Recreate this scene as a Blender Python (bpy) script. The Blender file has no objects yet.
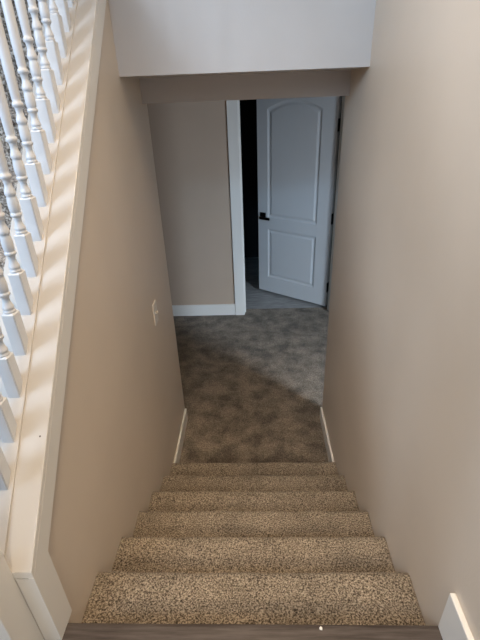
import bpy, bmesh, math, random
from mathutils import Vector, Matrix, noise
random.seed(4)
C = bpy.context.scene.collection
PI = math.pi

# ------------------------------------------------------------------ dimensions
W = 0.95                       # stair width
H, D = 0.12274, 0.2005         # riser, run
ZL = -7 * H                    # lower floor level
YW = 1.722                     # end of the stairwell walls
YF = 3.283                     # far wall
YS, ZS = 1.294, 1.2315         # front of the dropped wall above the stairs
ZH = 1.130                     # underside of the header
ZC = 2.75                      # entry ceiling
CM, CZ = 1.0052, 0.3214        # knee-wall cap: z = CZ + CM*y (top face)
CB = 0.2235                    # lower edge of its fascia

# ------------------------------------------------------------------ materials
def mat(name, col, rough=0.6, metallic=0.0, spec=0.3):
    m = bpy.data.materials.new(name); m.use_nodes = True
    b = m.node_tree.nodes['Principled BSDF']
    b.inputs['Base Color'].default_value = (*col, 1)
    b.inputs['Roughness'].default_value = rough
    b.inputs['Metallic'].default_value = metallic
    b.inputs['Specular IOR Level'].default_value = spec
    return m, m.node_tree, b

def nd(t, kind, **kw):
    n = t.nodes.new(kind)
    for k, v in kw.items():
        if k in n.inputs: n.inputs[k].default_value = v
        else: setattr(n, k, v)
    return n

def coords(t, scale):
    tc = nd(t, 'ShaderNodeTexCoord'); mp = nd(t, 'ShaderNodeMapping')
    mp.inputs['Scale'].default_value = scale
    t.links.new(tc.outputs['Object'], mp.inputs['Vector'])
    return mp.outputs['Vector']

def ramp(t, fac, stops):
    r = nd(t, 'ShaderNodeValToRGB'); e = r.color_ramp.elements
    while len(e) < len(stops): e.new(0.5)
    for el, (p, c) in zip(e, stops):
        el.position = p; el.color = (*c, 1)
    t.links.new(fac, r.inputs['Fac'])
    return r.outputs['Color']

def bump(t, b, height, strength, dist):
    n = nd(t, 'ShaderNodeBump'); n.inputs['Strength'].default_value = strength
    n.inputs['Distance'].default_value = dist
    t.links.new(height, n.inputs['Height']); t.links.new(n.outputs['Normal'], b.inputs['Normal'])

def noise_tex(t, vec, scale, detail=3, rough=0.5):
    n = nd(t, 'ShaderNodeTexNoise')
    n.inputs['Scale'].default_value = scale; n.inputs['Detail'].default_value = detail
    n.inputs['Roughness'].default_value = rough
    t.links.new(vec, n.inputs['Vector'])
    return n.outputs['Fac']

def mix(t, a, b, fac=None, f=0.5, mode='MULTIPLY'):
    n = nd(t, 'ShaderNodeMix', data_type='RGBA', blend_type=mode)
    n.inputs[0].default_value = f
    if fac is not None: t.links.new(fac, n.inputs[0])
    for s, i in ((a, 6), (b, 7)):
        if isinstance(s, tuple): n.inputs[i].default_value = (*s, 1)
        else: t.links.new(s, n.inputs[i])
    return n.outputs[2]

def paint(name, col, var=0.04, rough=0.55, orange_peel=0.15, spec=0.3):
    m, t, b = mat(name, col, rough, 0, spec)
    v = coords(t, (1, 1, 1))
    f = noise_tex(t, v, 2.3, 4)
    lo = tuple(c * (1 - var) for c in col); hi = tuple(min(1, c * (1 + var)) for c in col)
    t.links.new(ramp(t, f, [(0.3, lo), (0.7, hi)]), b.inputs['Base Color'])
    v2 = coords(t, (1, 1, 0.35))
    bump(t, b, noise_tex(t, v2, 160, 2), orange_peel, 0.002)
    return m

M = {}
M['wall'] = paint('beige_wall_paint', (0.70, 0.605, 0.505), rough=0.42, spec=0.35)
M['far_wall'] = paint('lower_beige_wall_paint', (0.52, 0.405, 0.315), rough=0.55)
M['bulkhead'] = paint('daylit_bulkhead_paint', (0.58, 0.545, 0.525), rough=0.45, spec=0.35)  # beige wall paint with the cool daylight worked into its colour
M['ceiling'] = paint('ceiling_paint', (0.72, 0.70, 0.66), rough=0.8)
M['white'] = paint('white_trim_paint', (0.80, 0.78, 0.74), var=0.02, rough=0.35, orange_peel=0.05)
M['cap'] = paint('cream_cap_paint_dimmed', (0.60, 0.57, 0.535), var=0.03, rough=0.35, orange_peel=0.05)  # cream paint darkened to offset the strong light on the cap top
M['baluster'] = paint('white_baluster_paint', (0.70, 0.715, 0.74), var=0.015, rough=0.28, orange_peel=0.03)
M['door'] = paint('white_door_paint', (0.66, 0.68, 0.70), var=0.015, rough=0.4, orange_peel=0.04)
M['black'] = mat('black_metal', (0.008, 0.008, 0.009), 0.4, 0.6)[0]
M['plastic'] = mat('ivory_plastic', (0.80, 0.74, 0.66), 0.3)[0]
M['screw'] = mat('screw_metal', (0.5, 0.48, 0.45), 0.35, 0.9)[0]
M['dark_wall'] = paint('unlit_room_shade', (0.035, 0.034, 0.036), rough=0.8)  # near-black colour stands in for the darkness of the unlit room
M['lint'] = mat('lint', (0.8, 0.78, 0.74), 0.9)[0]
M['hole'] = mat('nail_hole', (0.07, 0.06, 0.05), 0.9)[0]

def carpet(name, dark, mid, light, grain, patch, patch_scale, patch_lo=0.62, patch_hi=1.2):
    m, t, b = mat(name, mid, 0.95, 0, 0.1)
    v = coords(t, (1, 1, 1))
    g = noise_tex(t, v, grain, 2, 0.6)
    c = ramp(t, g, [(0.36, dark), (0.5, mid), (0.64, light)])
    p = noise_tex(t, v, patch_scale, 5, 0.62)
    pc = ramp(t, p, [(0.36, (patch_lo,) * 3), (0.64, (patch_hi,) * 3)])
    c2 = mix(t, c, pc, f=patch)
    t.links.new(c2, b.inputs['Base Color'])
    b.inputs['Sheen Weight'].default_value = 0.15
    bump(t, b, g, 0.8, 0.006)
    return m
M['carpet'] = carpet('stair_carpet', (0.055, 0.042, 0.030), (0.245, 0.198, 0.147), (0.46, 0.39, 0.305), 225, 0.7, 7, 0.72, 1.15)
M['floor_carpet'] = carpet('landing_carpet', (0.14, 0.112, 0.085), (0.22, 0.18, 0.14), (0.31, 0.26, 0.205), 120, 1.0, 8.5, 0.52, 1.25)
M['up_carpet'] = carpet('upper_stair_carpet', (0.12, 0.10, 0.085), (0.34, 0.29, 0.245), (0.66, 0.60, 0.54), 110, 0.5, 7, 0.8, 1.1)

def wood(name, a, b_, c_, axis_scale, rough=0.45):
    m, t, b = mat(name, b_, rough)
    v = coords(t, axis_scale)
    f = noise_tex(t, v, 6, 6, 0.65)
    t.links.new(ramp(t, f, [(0.3, a), (0.5, b_), (0.72, c_)]), b.inputs['Base Color'])
    bump(t, b, f, 0.15, 0.002)
    return m
M['wood'] = wood('grey_brown_plank', (0.040, 0.030, 0.026), (0.075, 0.060, 0.053), (0.115, 0.096, 0.086), (1.0, 14, 14), 0.4)
M['vinyl'] = wood('grey_vinyl_plank', (0.17, 0.165, 0.16), (0.33, 0.325, 0.32), (0.55, 0.54, 0.53), (1.2, 16, 1), 0.45)

# ------------------------------------------------------------------ mesh helpers
def new_bm(): return bmesh.new()

def add_box(bm, x0, x1, y0, y1, z0, z1, bev=0.0, seg=2):
    vs = [bm.verts.new(p) for p in ((x0,y0,z0),(x1,y0,z0),(x1,y1,z0),(x0,y1,z0),(x0,y0,z1),(x1,y0,z1),(x1,y1,z1),(x0,y1,z1))]
    fs = [bm.faces.new([vs[i] for i in q]) for q in ((0,3,2,1),(4,5,6,7),(0,1,5,4),(1,2,6,5),(2,3,7,6),(3,0,4,7))]
    if bev:
        es = list({e for f in fs for e in f.edges})
        bmesh.ops.bevel(bm, geom=es, offset=bev, segments=seg, affect='EDGES', profile=0.5)

def add_prism(bm, poly, a, b, axis='x', bev=0.0, seg=2):
    """poly: 2-D outline; axis x -> (y,z), y -> (x,z), z -> (x,y)"""
    def P(u, v, w):
        return (w,u,v) if axis == 'x' else (u,w,v) if axis == 'y' else (u,v,w)
    A = [bm.verts.new(P(u, v, a)) for u, v in poly]
    B = [bm.verts.new(P(u, v, b)) for u, v in poly]
    n = len(poly); fs = [bm.faces.new(A), bm.faces.new(B[::-1])]
    for i in range(n):
        j = (i + 1) % n
        fs.append(bm.faces.new([A[i], B[i], B[j], A[j]]))
    if bev:
        es = list({e for f in fs for e in f.edges})
        bmesh.ops.bevel(bm, geom=es, offset=bev, segments=seg, affect='EDGES', profile=0.5)

def add_lathe(bm, prof, cx, cy, n=20, caps=True):
    rings = []
    for r, z in prof:
        rings.append([bm.verts.new((cx + r*math.cos(2*PI*k/n), cy + r*math.sin(2*PI*k/n), z)) for k in range(n)])
    for a, b in zip(rings, rings[1:]):
        for k in range(n):
            j = (k + 1) % n
            bm.faces.new([a[k], a[j], b[j], b[k]])
    if caps:
        bm.faces.new(rings[0][::-1]); bm.faces.new(rings[-1])

def obj(name, bm, m, parent=None, smooth=False, loc=None):
    bmesh.ops.recalc_face_normals(bm, faces=bm.faces[:])
    me = bpy.data.meshes.new(name); bm.to_mesh(me); bm.free()
    me.materials.append(m)
    if smooth:
        for p in me.polygons: p.use_smooth = True
    o = bpy.data.objects.new(name, me); C.objects.link(o)
    if parent: o.parent = parent
    if loc: o.location = loc
    return o

def tag(o, label, cat, group=None, kind=None):
    o['label'] = label; o['category'] = cat
    if group: o['group'] = group
    if kind: o['kind'] = kind
    return o

def empty(name, loc, label, cat, kind=None, rotz=0):
    o = bpy.data.objects.new(name, None); C.objects.link(o)
    o.location = loc; o.rotation_euler = (0, 0, rotz)
    return tag(o, label, cat, None, kind)

def struct(name, bm, m, label, cat, parent=None, smooth=False):
    o = obj(name, bm, m, parent, smooth)
    if parent is None: tag(o, label, cat, None, 'structure')
    return o

def box_struct(name, m, label, cat, *dims, bev=0.0):
    bm = new_bm(); add_box(bm, *dims, bev=bev)
    return struct(name, bm, m, label, cat)

# ------------------------------------------------------------------ the setting
# stairwell walls
bm = new_bm()
KX = -0.135                                     # knee wall back face
add_prism(bm, [(-0.02, ZL), (YW, ZL), (YW, CB + 0.02 + CM*YW), (-0.02, CB + 0.02 - CM*0.02)], KX, 0.0, 'x')
struct('wall_left', bm, M['wall'], 'beige wall on the switch side of the stairs, sloping along the white cap', 'wall')
bm = new_bm()
add_box(bm, W, W + 0.12, -1.9, YW, ZL, ZC)
struct('wall_right', bm, M['wall'], 'long plain beige wall opposite the balusters, rising from the stairs', 'wall')
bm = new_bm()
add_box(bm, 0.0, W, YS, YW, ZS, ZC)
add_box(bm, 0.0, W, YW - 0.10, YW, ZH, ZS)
struct('wall_front', bm, M['bulkhead'], 'bulkhead wall and header, paled by daylight in its colour, hanging over the foot of the stairs', 'wall')
# upper flight surroundings
bm = new_bm()
WY0, WY1, WZ0, WZ1 = -0.56, 0.15, 1.05, 2.6
add_box(bm, -1.17, -1.05, -1.9, WY0, -0.02, ZC)
add_box(bm, -1.17, -1.05, WY1, 3.0, -0.02, ZC)
add_box(bm, -1.17, -1.05, WY0, WY1, -0.02, WZ0)
add_box(bm, -1.17, -1.05, WY0, WY1, WZ1, ZC)
struct('wall_side', bm, M['wall'], 'beige wall with a window on the far side of the ascending stairs', 'wall')
wn = empty('window_1', (-1.11, (WY0 + WY1)/2, WZ0), 'white framed window in the wall beyond the ascending stairs', 'window', 'structure')
bm = new_bm(); hw = (WY1 - WY0)/2; hh = WZ1 - WZ0
for q in ((-hw, -hw + 0.05, 0, hh), (hw - 0.05, hw, 0, hh), (-hw + 0.05, hw - 0.05, 0, 0.05), (-hw + 0.05, hw - 0.05, hh - 0.05, hh)):
    add_box(bm, -0.03, 0.03, *q)
obj('window_frame', bm, M['white'], wn)
box_struct('ceiling_entry', M['ceiling'], 'white ceiling over the entry and both stairs', 'ceiling', -1.17, W + 0.12, -1.9, 3.0, ZC, ZC + 0.1)

# entry floor and its nosing
bm = new_bm(); add_box(bm, -1.05, W, -1.9, -0.062, -0.10, 0.0)
struct('floor_entry', bm, M['wood'], 'grey-brown wood plank floor at the top of the stairs', 'floor')
bm = new_bm()
pts = [(-0.062, -0.024), (-0.062, 0.001)]
for k in range(7):
    a = PI/2 - k * PI/6
    pts.append((-0.011 + 0.0125*math.cos(a), -0.0115 + 0.0125*math.sin(a)))
add_prism(bm, pts, 0.0, W, 'x')
struct('trim_1', bm, M['wood'], 'grey-brown wood nosing strip along the top stair edge', 'trim')
bm = new_bm(); add_box(bm, 0.0, W, -0.062, -0.022, -H - 0.0, -0.024)
struct('trim_2', bm, M['carpet'], 'carpeted riser under the wood nosing at the top stair edge', 'trim')

# lower hall
bm = new_bm()
add_box(bm, -1.3, 3.3, 1.19, 3.40, ZL - 0.1, ZL)
add_box(bm, W + 0.12, 3.3, -0.8, 1.19, ZL - 0.1, ZL)
struct('floor_lower', bm, M['floor_carpet'], 'mottled brown carpet floor of the lower landing below the stairs', 'floor')
box_struct('floor_room', M['vinyl'], 'grey vinyl plank floor seen through the open doorway', 'floor', -0.6, 2.3, 3.40, 4.95, ZL - 0.1, ZL - 0.002)
box_struct('ceiling_lower', M['ceiling'], 'low ceiling above the lower landing', 'ceiling', -1.3, 3.3, YW, 3.40, ZS, ZS + 0.1)
box_struct('ceiling_family', M['ceiling'], 'low ceiling of the lower room beyond the plain stairwell wall', 'ceiling', W + 0.12, 3.3, -0.8, YW, ZS, ZS + 0.1)
bm = new_bm(); add_box(bm, 3.3, 3.42, -0.8, 3.40, ZL, ZS); add_box(bm, W + 0.12, 3.42, -0.92, -0.8, ZL, ZS)
struct('wall_family', bm, M['far_wall'], 'outer beige walls of the lower room beyond the plain stairwell wall', 'wall')
DX0, DX1, DZ = 0.398, 1.256, ZL + 2.03        # door opening
bm = new_bm()
add_box(bm, -1.3, DX0 - 0.012, YF, YF + 0.12, ZL, ZS)
add_box(bm, DX1 + 0.012, 3.3, YF, YF + 0.12, ZL, ZS)
add_box(bm, DX0 - 0.012, DX1 + 0.012, YF, YF + 0.12, DZ + 0.012, ZS)
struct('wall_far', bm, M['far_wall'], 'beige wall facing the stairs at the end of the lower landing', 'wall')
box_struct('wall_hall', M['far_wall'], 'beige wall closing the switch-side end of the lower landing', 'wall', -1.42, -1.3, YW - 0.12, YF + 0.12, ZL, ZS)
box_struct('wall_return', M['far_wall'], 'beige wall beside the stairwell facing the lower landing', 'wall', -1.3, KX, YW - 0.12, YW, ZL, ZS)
# dark room behind the door
bm = new_bm()
add_box(bm, -0.7, -0.6, 3.403, 4.95, ZL - 0.1, ZS)
add_box(bm, 2.3, 2.4, 3.403, 4.95, ZL - 0.1, ZS)
add_box(bm, -0.7, 2.4, 4.95, 5.05, ZL - 0.1, ZS)
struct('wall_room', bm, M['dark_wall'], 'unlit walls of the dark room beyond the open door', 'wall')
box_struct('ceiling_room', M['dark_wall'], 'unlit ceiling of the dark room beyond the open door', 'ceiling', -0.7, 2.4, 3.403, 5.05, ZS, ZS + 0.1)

# baseboards
def baseboard(name, label, *dims, bev=0.003):
    return box_struct(name, M['white'], label, 'baseboard', *dims, bev=bev)
BH = 0.122
baseboard('baseboard_far', 'white baseboard along the far landing wall beside the door casing', -1.3, 0.300, YF - 0.013, YF, ZL, ZL + BH)
baseboard('baseboard_left', 'short white baseboard at the stair foot below the light switch', 0.0, 0.013, 6*D - 0.0, YW - 0.001, ZL, ZL + 0.095)
baseboard('baseboard_right', 'short white baseboard at the stair foot on the wall opposite the switch', W - 0.013, W, 6*D - 0.0, YW - 0.001, ZL, ZL + 0.095)
baseboard('baseboard_entry', 'tall white baseboard ending at the top stair edge on the plain wall', W - 0.014, W, -1.9, -0.004, 0.001, 0.146)

# knee-wall cap (trim_3) and its fascia (trim_4)
def cz(y): return CZ + CM*y
bm = new_bm()
yt = 1.80
poly = [(-0.041, cz(-0.041) - 0.022), (-0.041, cz(-0.041)), (yt, cz(yt)), (yt, cz(yt) - 0.022)]
add_prism(bm, poly, -0.155, 0.012, 'x', bev=0.0018)
for fc in bm.faces:
    fc.normal_update()
cap = struct('trim_3', bm, M['cap'], 'cream sloping cap board on the knee wall carrying the balusters', 'trim')
cap.data.materials.append(M['white'])
for p in cap.data.polygons:
    if p.normal.x > 0.5 or p.normal.y < -0.9: p.material_index = 1  # edge faces coloured lighter than the top to balance the light on them
hb = new_bm()
for yy, rr in ((0.158, 0.0022),):
    ring = [hb.verts.new((-0.004 + rr*math.cos(k*PI/5), yy + 0.7*rr*math.sin(k*PI/5), cz(yy + 0.7*rr*math.sin(k*PI/5)) + 0.0008)) for k in range(10)]
    hb.faces.new(ring)
obj('nail_hole', hb, M['hole'], cap)
bm = new_bm()
poly = [(-0.041, 0.0), (0.027, 0.0), (0.027, CB + CM*0.027), (yt, CB + CM*yt), (yt, cz(yt) - 0.022), (-0.041, cz(-0.041) - 0.022)]
add_prism(bm, poly, 0.0, 0.012, 'x')
add_box(bm, -0.0295, 0.0, -0.041, -0.02, 0.0, cz(-0.041) - 0.0235)
struct('trim_4', bm, M['white'], 'cream fascia board under the cap, turning down to the wood floor', 'trim')

# door casing and jambs
bm = new_bm()
add_box(bm, 0.302, DX0 - 0.004, YF - 0.018, YF, ZL, DZ + 0.09, bev=0.003)
struct('trim_5', bm, M['white'], 'tall white door casing beside the open door, at the lever side', 'trim')
bm = new_bm(); add_box(bm, DX1 + 0.004, DX1 + 0.098, YF - 0.018, YF, ZL, DZ + 0.09, bev=0.003)
struct('trim_6', bm, M['white'], 'white door casing at the hinge side, behind the stairwell wall', 'trim')
bm = new_bm()
add_box(bm, DX0 - 0.012, DX0, YF, YF + 0.12, ZL, DZ + 0.012)
add_box(bm, DX1, DX1 + 0.012, YF, YF + 0.12, ZL, DZ + 0.012)
add_box(bm, DX0, DX1, YF, YF + 0.12, DZ, DZ + 0.012)
add_box(bm, DX0, DX0 + 0.010, YF + 0.045, YF + 0.080, ZL, DZ)
add_box(bm, DX1 - 0.010, DX1, YF + 0.045, YF + 0.080, ZL, DZ)
struct('trim_7', bm, M['white'], 'white door jamb lining the open doorway', 'trim')

# ------------------------------------------------------------------ the open door
ANG = math.radians(35.0)
DW, DT, DH = 0.826, 0.035, 1.985
door = empty('door_1', (DX1 - 0.006, YF + 0.122, ZL + 0.026), 'white two-panel door with arched upper panel, standing partly open', 'door', 'structure', rotz=-ANG)
# local frame: leaf runs along -x, near face at y = -DT
def arch_outline(x0, x1, z0, z1, rise, n=14):
    pts = [(x0, z0), (x1, z0), (x1, z1)]
    if rise:
        for k in range(1, n):
            u = k / n
            pts.append((x1 + (x0 - x1)*u, z1 + rise*math.sin(PI*u)**0.9))
    pts.append((x0, z1))
    return pts
def inset(poly, d):
    cx = (min(p[0] for p in poly) + max(p[0] for p in poly)) / 2; cz_ = (min(p[1] for p in poly) + max(p[1] for p in poly)) / 2
    wx = (max(p[0] for p in poly) - cx); wz = (max(p[1] for p in poly) - cz_)
    return [(cx + (x-cx)*(wx-d)/wx, cz_ + (z-cz_)*(wz-d)/wz) for x, z in poly]
def panel_face(bm, poly, y0, s):
    """recessed moulded panel: bands of faces stepping in and out from the face at y0; s = outward sign"""
    steps = [(0, 0), (0.006, -0.005), (0.016, -0.009), (0.026, -0.0095), (0.042, -0.003), (0.046, -0.0025)]
    loops = []
    for d, dep in steps:
        loops.append([bm.verts.new((x, y0 + s*dep, z)) for x, z in inset(poly, d)])
    for a, b in zip(loops, loops[1:]):
        n = len(a)
        for i in range(n):
            j = (i+1) % n
            bm.faces.new([a[i], a[j], b[j], b[i]])
    bm.faces.new(loops[-1])
    return loops[0]
bm = new_bm()
xL, xR = -DW, 0.0
px0, px1 = -DW + 0.118, -0.150
lower = arch_outline(px0, px1, 0.175, 0.715, 0)
upper = arch_outline(px0, px1, 0.835, 1.835, 0.075)
for (y0, s) in ((-DT, -1), (0.0, 1)):
    # face with two holes: build stiles and rails as strips
    lo = panel_face(bm, lower, y0, s); up = panel_face(bm, upper, y0, s)
    def V(x, z): return bm.verts.new((x, y0, z))
    def quad(x0, x1, z0, z1): bm.faces.new([V(x0,z0), V(x1,z0), V(x1,z1), V(x0,z1)])
    quad(xL, px0, 0, DH); quad(px1, xR, 0, DH)
    quad(px0, px1, 0, 0.175); quad(px0, px1, 0.715, 0.835)
    top = upper[2:]                             # from right shoulder over the arch to the left shoulder
    for (xa, za), (xb, zb) in zip(top, top[1:]):
        bm.faces.new([V(xa, za), V(xa, DH), V(xb, DH), V(xb, zb)])
for q in (((xL,0),(xL,DH)), ((xR,0),(xR,DH)), ((xL,0),(xR,0)), ((xL,DH),(xR,DH))):
    (xa, za), (xb, zb) = q
    bm.faces.new([bm.verts.new(p) for p in ((xa,-DT,za),(xb,-DT,zb),(xb,0,zb),(xa,0,za))])
bmesh.ops.remove_doubles(bm, verts=bm.verts[:], dist=0.0002)
obj('door_leaf', bm, M['door'], door)
# lever handle with square rose
HX, HZ = -DW + 0.062, 0.842
bm = new_bm(); add_box(bm, HX - 0.034, HX + 0.034, -DT - 0.009, -DT, HZ - 0.030, HZ + 0.036, bev=0.002)
hd = obj('door_handle', bm, M['black'], door)
bm = new_bm()
add_box(bm, HX - 0.012, HX + 0.012, -DT - 0.045, -DT - 0.009, HZ - 0.022, HZ + 0.002, bev=0.003)
add_box(bm, HX - 0.014, HX + 0.108, -DT - 0.058, -DT - 0.043, HZ - 0.023, HZ + 0.003, bev=0.003)
obj('lever', bm, M['black'], hd)
bm = new_bm(); add_box(bm, xL - 0.0015, xL + 0.001, -DT + 0.005, -0.005, HZ - 0.03, HZ + 0.03)
obj('latch_plate', bm, M['black'], door)
for z in (0.16, 0.86, 1.66):
    bm = new_bm()
    add_box(bm, 0.0, 0.0025, -DT + 0.001, -0.002, z, z + 0.10)
    add_lathe(bm, [(0.007, z - 0.002), (0.007, z + 0.102)], 0.006, 0.002, 12)
    add_box(bm, -0.001, 0.012, -DT - 0.003, -DT + 0.003, z, z + 0.10)
    obj('hinge', bm, M['black'], door)

# ------------------------------------------------------------------ carpeted stairs
def step_mesh(x0, x1, yb, yn, zt, zb, over, nx, cell, amp, sgn=1, r=0.020):
    """carpeted step: tread from yb to the nosing yn (sgn: direction of the nosing), riser down to zb"""
    prof = []
    L = abs(yn - yb) - r
    n = max(4, int(L / cell))
    for k in range(n): prof.append((yb + sgn * L * k / n, zt))
    for k in range(9):
        a = PI/2 - k * (PI * 0.92) / 8
        prof.append((yn - sgn*r + sgn*r*math.cos(a), zt - r + r*math.sin(a)))
    yr = yn - sgn*over
    z1 = zt - 2*r - 0.002
    n2 = max(3, int((z1 - zb) / cell))
    for k in range(n2 + 1): prof.append((yr, z1 + (zb - z1) * k / n2))
    bm = new_bm(); rows = []
    for i in range(nx + 1):
        x = x0 + (x1 - x0) * i / nx
        edge = min(i, nx - i) / 3.0
        row = []
        for (y, z) in prof:
            p = Vector((x, y, z))
            v = noise.noise_vector(p * 130) * amp + noise.noise_vector(p * 12 + Vector((5, 1, 2))) * amp * 1.2
            f = min(1.0, edge)
            row.append(bm.verts.new((x + v.x * f * 0.5, y + v.y * (1 if y != yb else 0), z + v.z * 0.9)))
        rows.append(row)
    for a, b in zip(rows, rows[1:]):
        for k in range(len(prof) - 1):
            bm.faces.new([a[k], a[k+1], b[k+1], b[k]])
    # close the back and underside
    for row in (rows[0], rows[-1]):
        bk = bm.verts.new((row[0].co.x, yb, zb))
        bm.faces.new([*row, bk])
    return bm
st = empty('staircase', (W/2, 0.0, ZL), 'descending flight of brown speckled carpeted steps between two beige walls', 'stairs')
for i in range(1, 7):
    near = i <= 2
    bm = step_mesh(0.001, W - 0.001, (i-1)*D - 0.0215, i*D + 0.005, -i*H + 0.004, max(-(i+1)*H + 0.004, ZL) + 0.0005, 0.026, 260 if near else 170, 0.0042 if near else 0.007, 0.0028)
    o = obj('carpeted_step', bm, M['carpet'], st, smooth=True)
    o.matrix_parent_inverse = Matrix.Translation((-W/2, 0, -ZL))

# the flight going up behind the balusters
up = empty('staircase', (-0.6, 0.0, 0.0), 'ascending flight of carpeted steps seen between the white balusters', 'stairs')
UR = 0.19
for i in range(1, 9):
    yb = 0.02 + i*UR; yn = 0.02 + (i-1)*UR
    bm = step_mesh(-1.049, KX - 0.021, yb, yn - 0.02, i*UR*1.0, (i-1)*UR + 0.0005, 0.020, 110, 0.01, 0.003, sgn=-1)
    o = obj('carpeted_step', bm, M['up_carpet'], up, smooth=True)
    o.matrix_parent_inverse = Matrix.Translation((0.6, 0, 0))
box_struct('floor_upper', M['up_carpet'], 'carpeted upper floor at the head of the ascending stairs', 'floor', -1.05, KX, 0.02 + 8*UR, 3.0, 8*UR - 0.2, 8*UR)

# ------------------------------------------------------------------ balustrade
rail = empty('stair_railing', (-0.075, 0.0, 0.0), 'white turned baluster railing standing on the cream sloping cap', 'railing')
def child(name, bm, m, smooth=False):
    o = obj(name, bm, m, rail, smooth)
    o.matrix_parent_inverse = Matrix.Translation((0.075, 0, 0))
    return o
BX = -0.0755; HB = 0.0152
# shoe strips between and beside the balusters
bm = new_bm()
poly = [(-0.040, cz(-0.040)), (-0.040, cz(-0.040) + 0.006), (yt, cz(yt) + 0.006), (yt, cz(yt))]
add_prism(bm, poly, BX - HB - 0.009, BX + HB + 0.010, 'x', bev=0.0015)
child('shoe_rail', bm, M['cap'])
# newel post
bm = new_bm(); add_box(bm, -0.1055, -0.0298, -0.1135, -0.0405, 0.0, 1.22, bev=0.002)
add_box(bm, -0.115, -0.0205, -0.123, -0.031, 1.22, 1.25, bev=0.004)
child('newel_post', bm, M['white'])
# handrail
bm = new_bm(); ho = 0.80
poly = [(-0.040, cz(-0.040) + ho), (-0.040, cz(-0.040) + ho + 0.065), (yt, cz(yt) + ho + 0.065), (yt, cz(yt) + ho)]
add_prism(bm, poly, BX - 0.03, BX + 0.03, 'x', bev=0.008, seg=3)
child('handrail', bm, M['cap'])
# balusters: square foot cut on the slope, turned body, long tapering shaft, square top
def baluster_mesh():
    bm = new_bm()
    b = HB; zt = 0.100
    vs = [bm.verts.new(p) for p in ((-b,-b,-CM*b+0.006),(b,-b,-CM*b+0.006),(b,b,CM*b+0.006),(-b,b,CM*b+0.006))]
    ch = 0.004
    sh = [bm.verts.new(p) for p in ((-b,-b,zt),(b,-b,zt),(b,b,zt),(-b,b,zt))]
    tp = [bm.verts.new(p) for p in ((-b+ch,-b+ch,zt+ch),(b-ch,-b+ch,zt+ch),(b-ch,b-ch,zt+ch),(-b+ch,b-ch,zt+ch))]
    for A, B in ((vs, sh), (sh, tp)):
        for k in range(4):
            j = (k+1) % 4; bm.faces.new([A[k], A[j], B[j], B[k]])
    bm.faces.new(tp); bm.faces.new(vs[::-1])
    es = [e for e in bm.edges if abs(e.verts[0].co.x - e.verts[1].co.x) < 1e-6 and abs(e.verts[0].co.y - e.verts[1].co.y) < 1e-6]
    bmesh.ops.bevel(bm, geom=es, offset=0.002, segments=2, affect='EDGES')
    z = zt + ch
    prof = [(0.0125, z-0.003), (0.0155, z+0.001), (0.0158, z+0.006), (0.0125, z+0.009), (0.0140, z+0.012), (0.0150, z+0.016), (0.0138, z+0.021),
            (0.0100, z+0.033), (0.0094, z+0.042), (0.0108, z+0.050), (0.0122, z+0.053), (0.0150, z+0.055), (0.0155, z+0.060), (0.0150, z+0.064), (0.0122, z+0.066),
            (0.0138, z+0.069), (0.0150, z+0.082), (0.0148, z+0.096), (0.0132, z+0.112), (0.0122, z+0.117),
            (0.0138, z+0.119), (0.0152, z+0.124), (0.0145, z+0.131), (0.0105, z+0.143), (0.0094, z+0.153), (0.0104, z+0.163), (0.0118, z+0.167),
            (0.0146, z+0.169), (0.0152, z+0.175), (0.0142, z+0.180), (0.0112, z+0.183), (0.0122, z+0.19), (0.0138, z+0.24), (0.0138, z+0.29),
            (0.0120, z+0.42), (0.0105, z+0.52), (0.0128, z+0.525), (0.0128, z+0.535), (0.0105, z+0.54)]
    prof = [(rr * 0.88, z + (zz - z) * 0.78 if zz - z < 0.2 else zz - 0.03) for rr, zz in prof]
    add_lathe(bm, prof, 0, 0, 20)
    zt2 = z + 0.505
    poly = [(-b, zt2), (b, zt2), (b, ho + CM*b), (-b, ho - CM*b)]
    add_prism(bm, poly, -b, b, 'x')
    return bm
first = None
for k in range(-2, 18):
    y = 0.2335 + 0.0726 * k
    if first is None:
        first = obj('baluster', baluster_mesh(), M['baluster'], rail)
        o = first
        sm = o.data
        for p in sm.polygons:
            c = p.center
            p.use_smooth = (0.105 < c.z < 0.60) and len(p.vertices) == 4 and abs(p.normal.z) < 0.99 and min(sm.vertices[v].co.z for v in p.vertices) > 0.1005
    else:
        o = first.copy(); C.objects.link(o); o.parent = rail
    o.matrix_parent_inverse = Matrix.Translation((0.075, 0, 0))
    o.location = (BX, y, cz(y))

# ------------------------------------------------------------------ light switch
SY, SZ = 1.306, 0.204
sw = empty('light_switch', (0.0, SY, SZ), 'ivory toggle light switch on the beige wall beside the stairs', 'light switch')
bm = new_bm(); add_box(bm, 0.0, 0.006, -0.035, 0.035, -0.058, 0.058, bev=0.0025)
obj('plate', bm, M['plastic'], sw)
bm = new_bm(); add_prism(bm, [(0.005, -0.006), (0.005, 0.006), (0.016, 0.010), (0.018, 0.003)], -0.005, 0.005, 'y', bev=0.001)
obj('toggle', bm, M['plastic'], sw)
for z in (-0.03, 0.03):
    bm = new_bm()
    for v in [bm.verts.new((0.0068, 0.003*math.cos(k*PI/5), z + 0.003*math.sin(k*PI/5))) for k in range(10)]: pass
    bm.faces.new(bm.verts[:])
    obj('screw', bm, M['screw'], sw)

# lint on the nosing
bm = new_bm(); bmesh.ops.create_icosphere(bm, subdivisions=2, radius=0.0042)
for v in bm.verts:
    n_ = noise.noise(v.co * 400); v.co *= 1 + 0.35*n_; v.co.z *= 0.55
o = obj('lint_speck', bm, M['lint'], None, True, (0.650, -0.012, 0.0025))
tag(o, 'tiny white speck of lint lying on the wood nosing of the top stair', 'lint')

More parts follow.
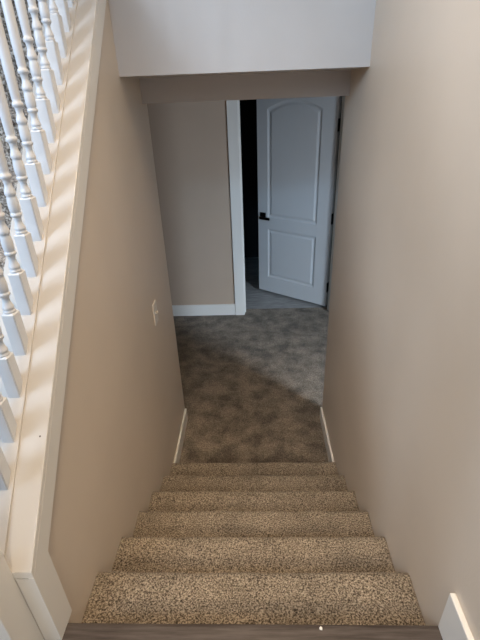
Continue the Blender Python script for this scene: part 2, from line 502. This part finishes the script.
# ------------------------------------------------------------------ camera
f, cam_loc, pitch, yaw, roll = 424.95, (0.5032, -0.5709, 1.1773), 0.4990, -0.0413, -0.0391
fw = Vector((math.sin(yaw)*math.cos(pitch), math.cos(yaw)*math.cos(pitch), -math.sin(pitch)))
r = fw.cross(Vector((0, 0, 1))).normalized(); u = r.cross(fw)
r2 = r*math.cos(roll) + u*math.sin(roll); u2 = -r*math.sin(roll) + u*math.cos(roll)
cd = bpy.data.cameras.new('camera'); cam = bpy.data.objects.new('camera', cd); C.objects.link(cam)
cam.matrix_world = Matrix(((r2.x, u2.x, -fw.x, cam_loc[0]), (r2.y, u2.y, -fw.y, cam_loc[1]), (r2.z, u2.z, -fw.z, cam_loc[2]), (0, 0, 0, 1)))
cd.sensor_fit = 'VERTICAL'; cd.sensor_height = 36; cd.sensor_width = 27; cd.lens = f / 640 * 36
cd.clip_start = 0.02
bpy.context.scene.camera = cam

# ------------------------------------------------------------------ light
def area(name, loc, target, size, size_y, power, col, spread=PI):
    l = bpy.data.lights.new(name, 'AREA'); l.shape = 'RECTANGLE'; l.size = size; l.size_y = size_y
    l.energy = power; l.color = col; l.spread = spread
    o = bpy.data.objects.new(name, l); C.objects.link(o); o.location = loc
    o.rotation_euler = (Vector(target) - Vector(loc)).to_track_quat('-Z', 'Y').to_euler()
    return o
area('stair_window_light', (-2.3, -1.05, 2.2), (0.3, 0.9, 1.0), 1.5, 1.4, 124, (0.64, 0.80, 1.0))
area('entry_window_light', (-0.70, -1.7, 2.35), (0.6, 1.4, 0.7), 0.7, 0.4, 23, (0.64, 0.81, 1.0))
area('bulkhead_fill_light', (0.4, -1.88, 2.45), (0.65, 1.294, 1.0), 0.5, 0.2, 1.4, (0.34, 0.66, 1.0), spread=0.80)  # added narrow cool fill for the bulkhead and the lower door
area('warm_fill_light', (0.55, 0.22, 2.7), (0.42, 0.42, 0.0), 0.5, 0.7, 8.5, (1.0, 0.74, 0.47), spread=1.40)  # added warm fill for the stairwell walls and steps, no fixture there
area('step_shadow_light', (0.50, -1.85, 1.85), (0.46, 0.6, -0.55), 0.5, 0.2, 2.0, (1.0, 0.84, 0.64), spread=0.80)  # added narrow light that throws nosing shadows onto the treads
area('lower_room_window_light', (2.75, -0.1, 0.55), (0.6, 2.7, -0.9), 0.5, 0.9, 26, (0.70, 0.84, 1.0), spread=1.6)
w = bpy.data.worlds.new('world'); bpy.context.scene.world = w; w.use_nodes = True
bg = w.node_tree.nodes['Background']; bg.inputs[0].default_value = (0.75, 0.85, 1.0, 1); bg.inputs[1].default_value = 0.25
sc = bpy.context.scene
sc.view_settings.view_transform = 'Standard'; sc.view_settings.look = 'None'
sc.view_settings.exposure = 0.12; sc.view_settings.gamma = 1
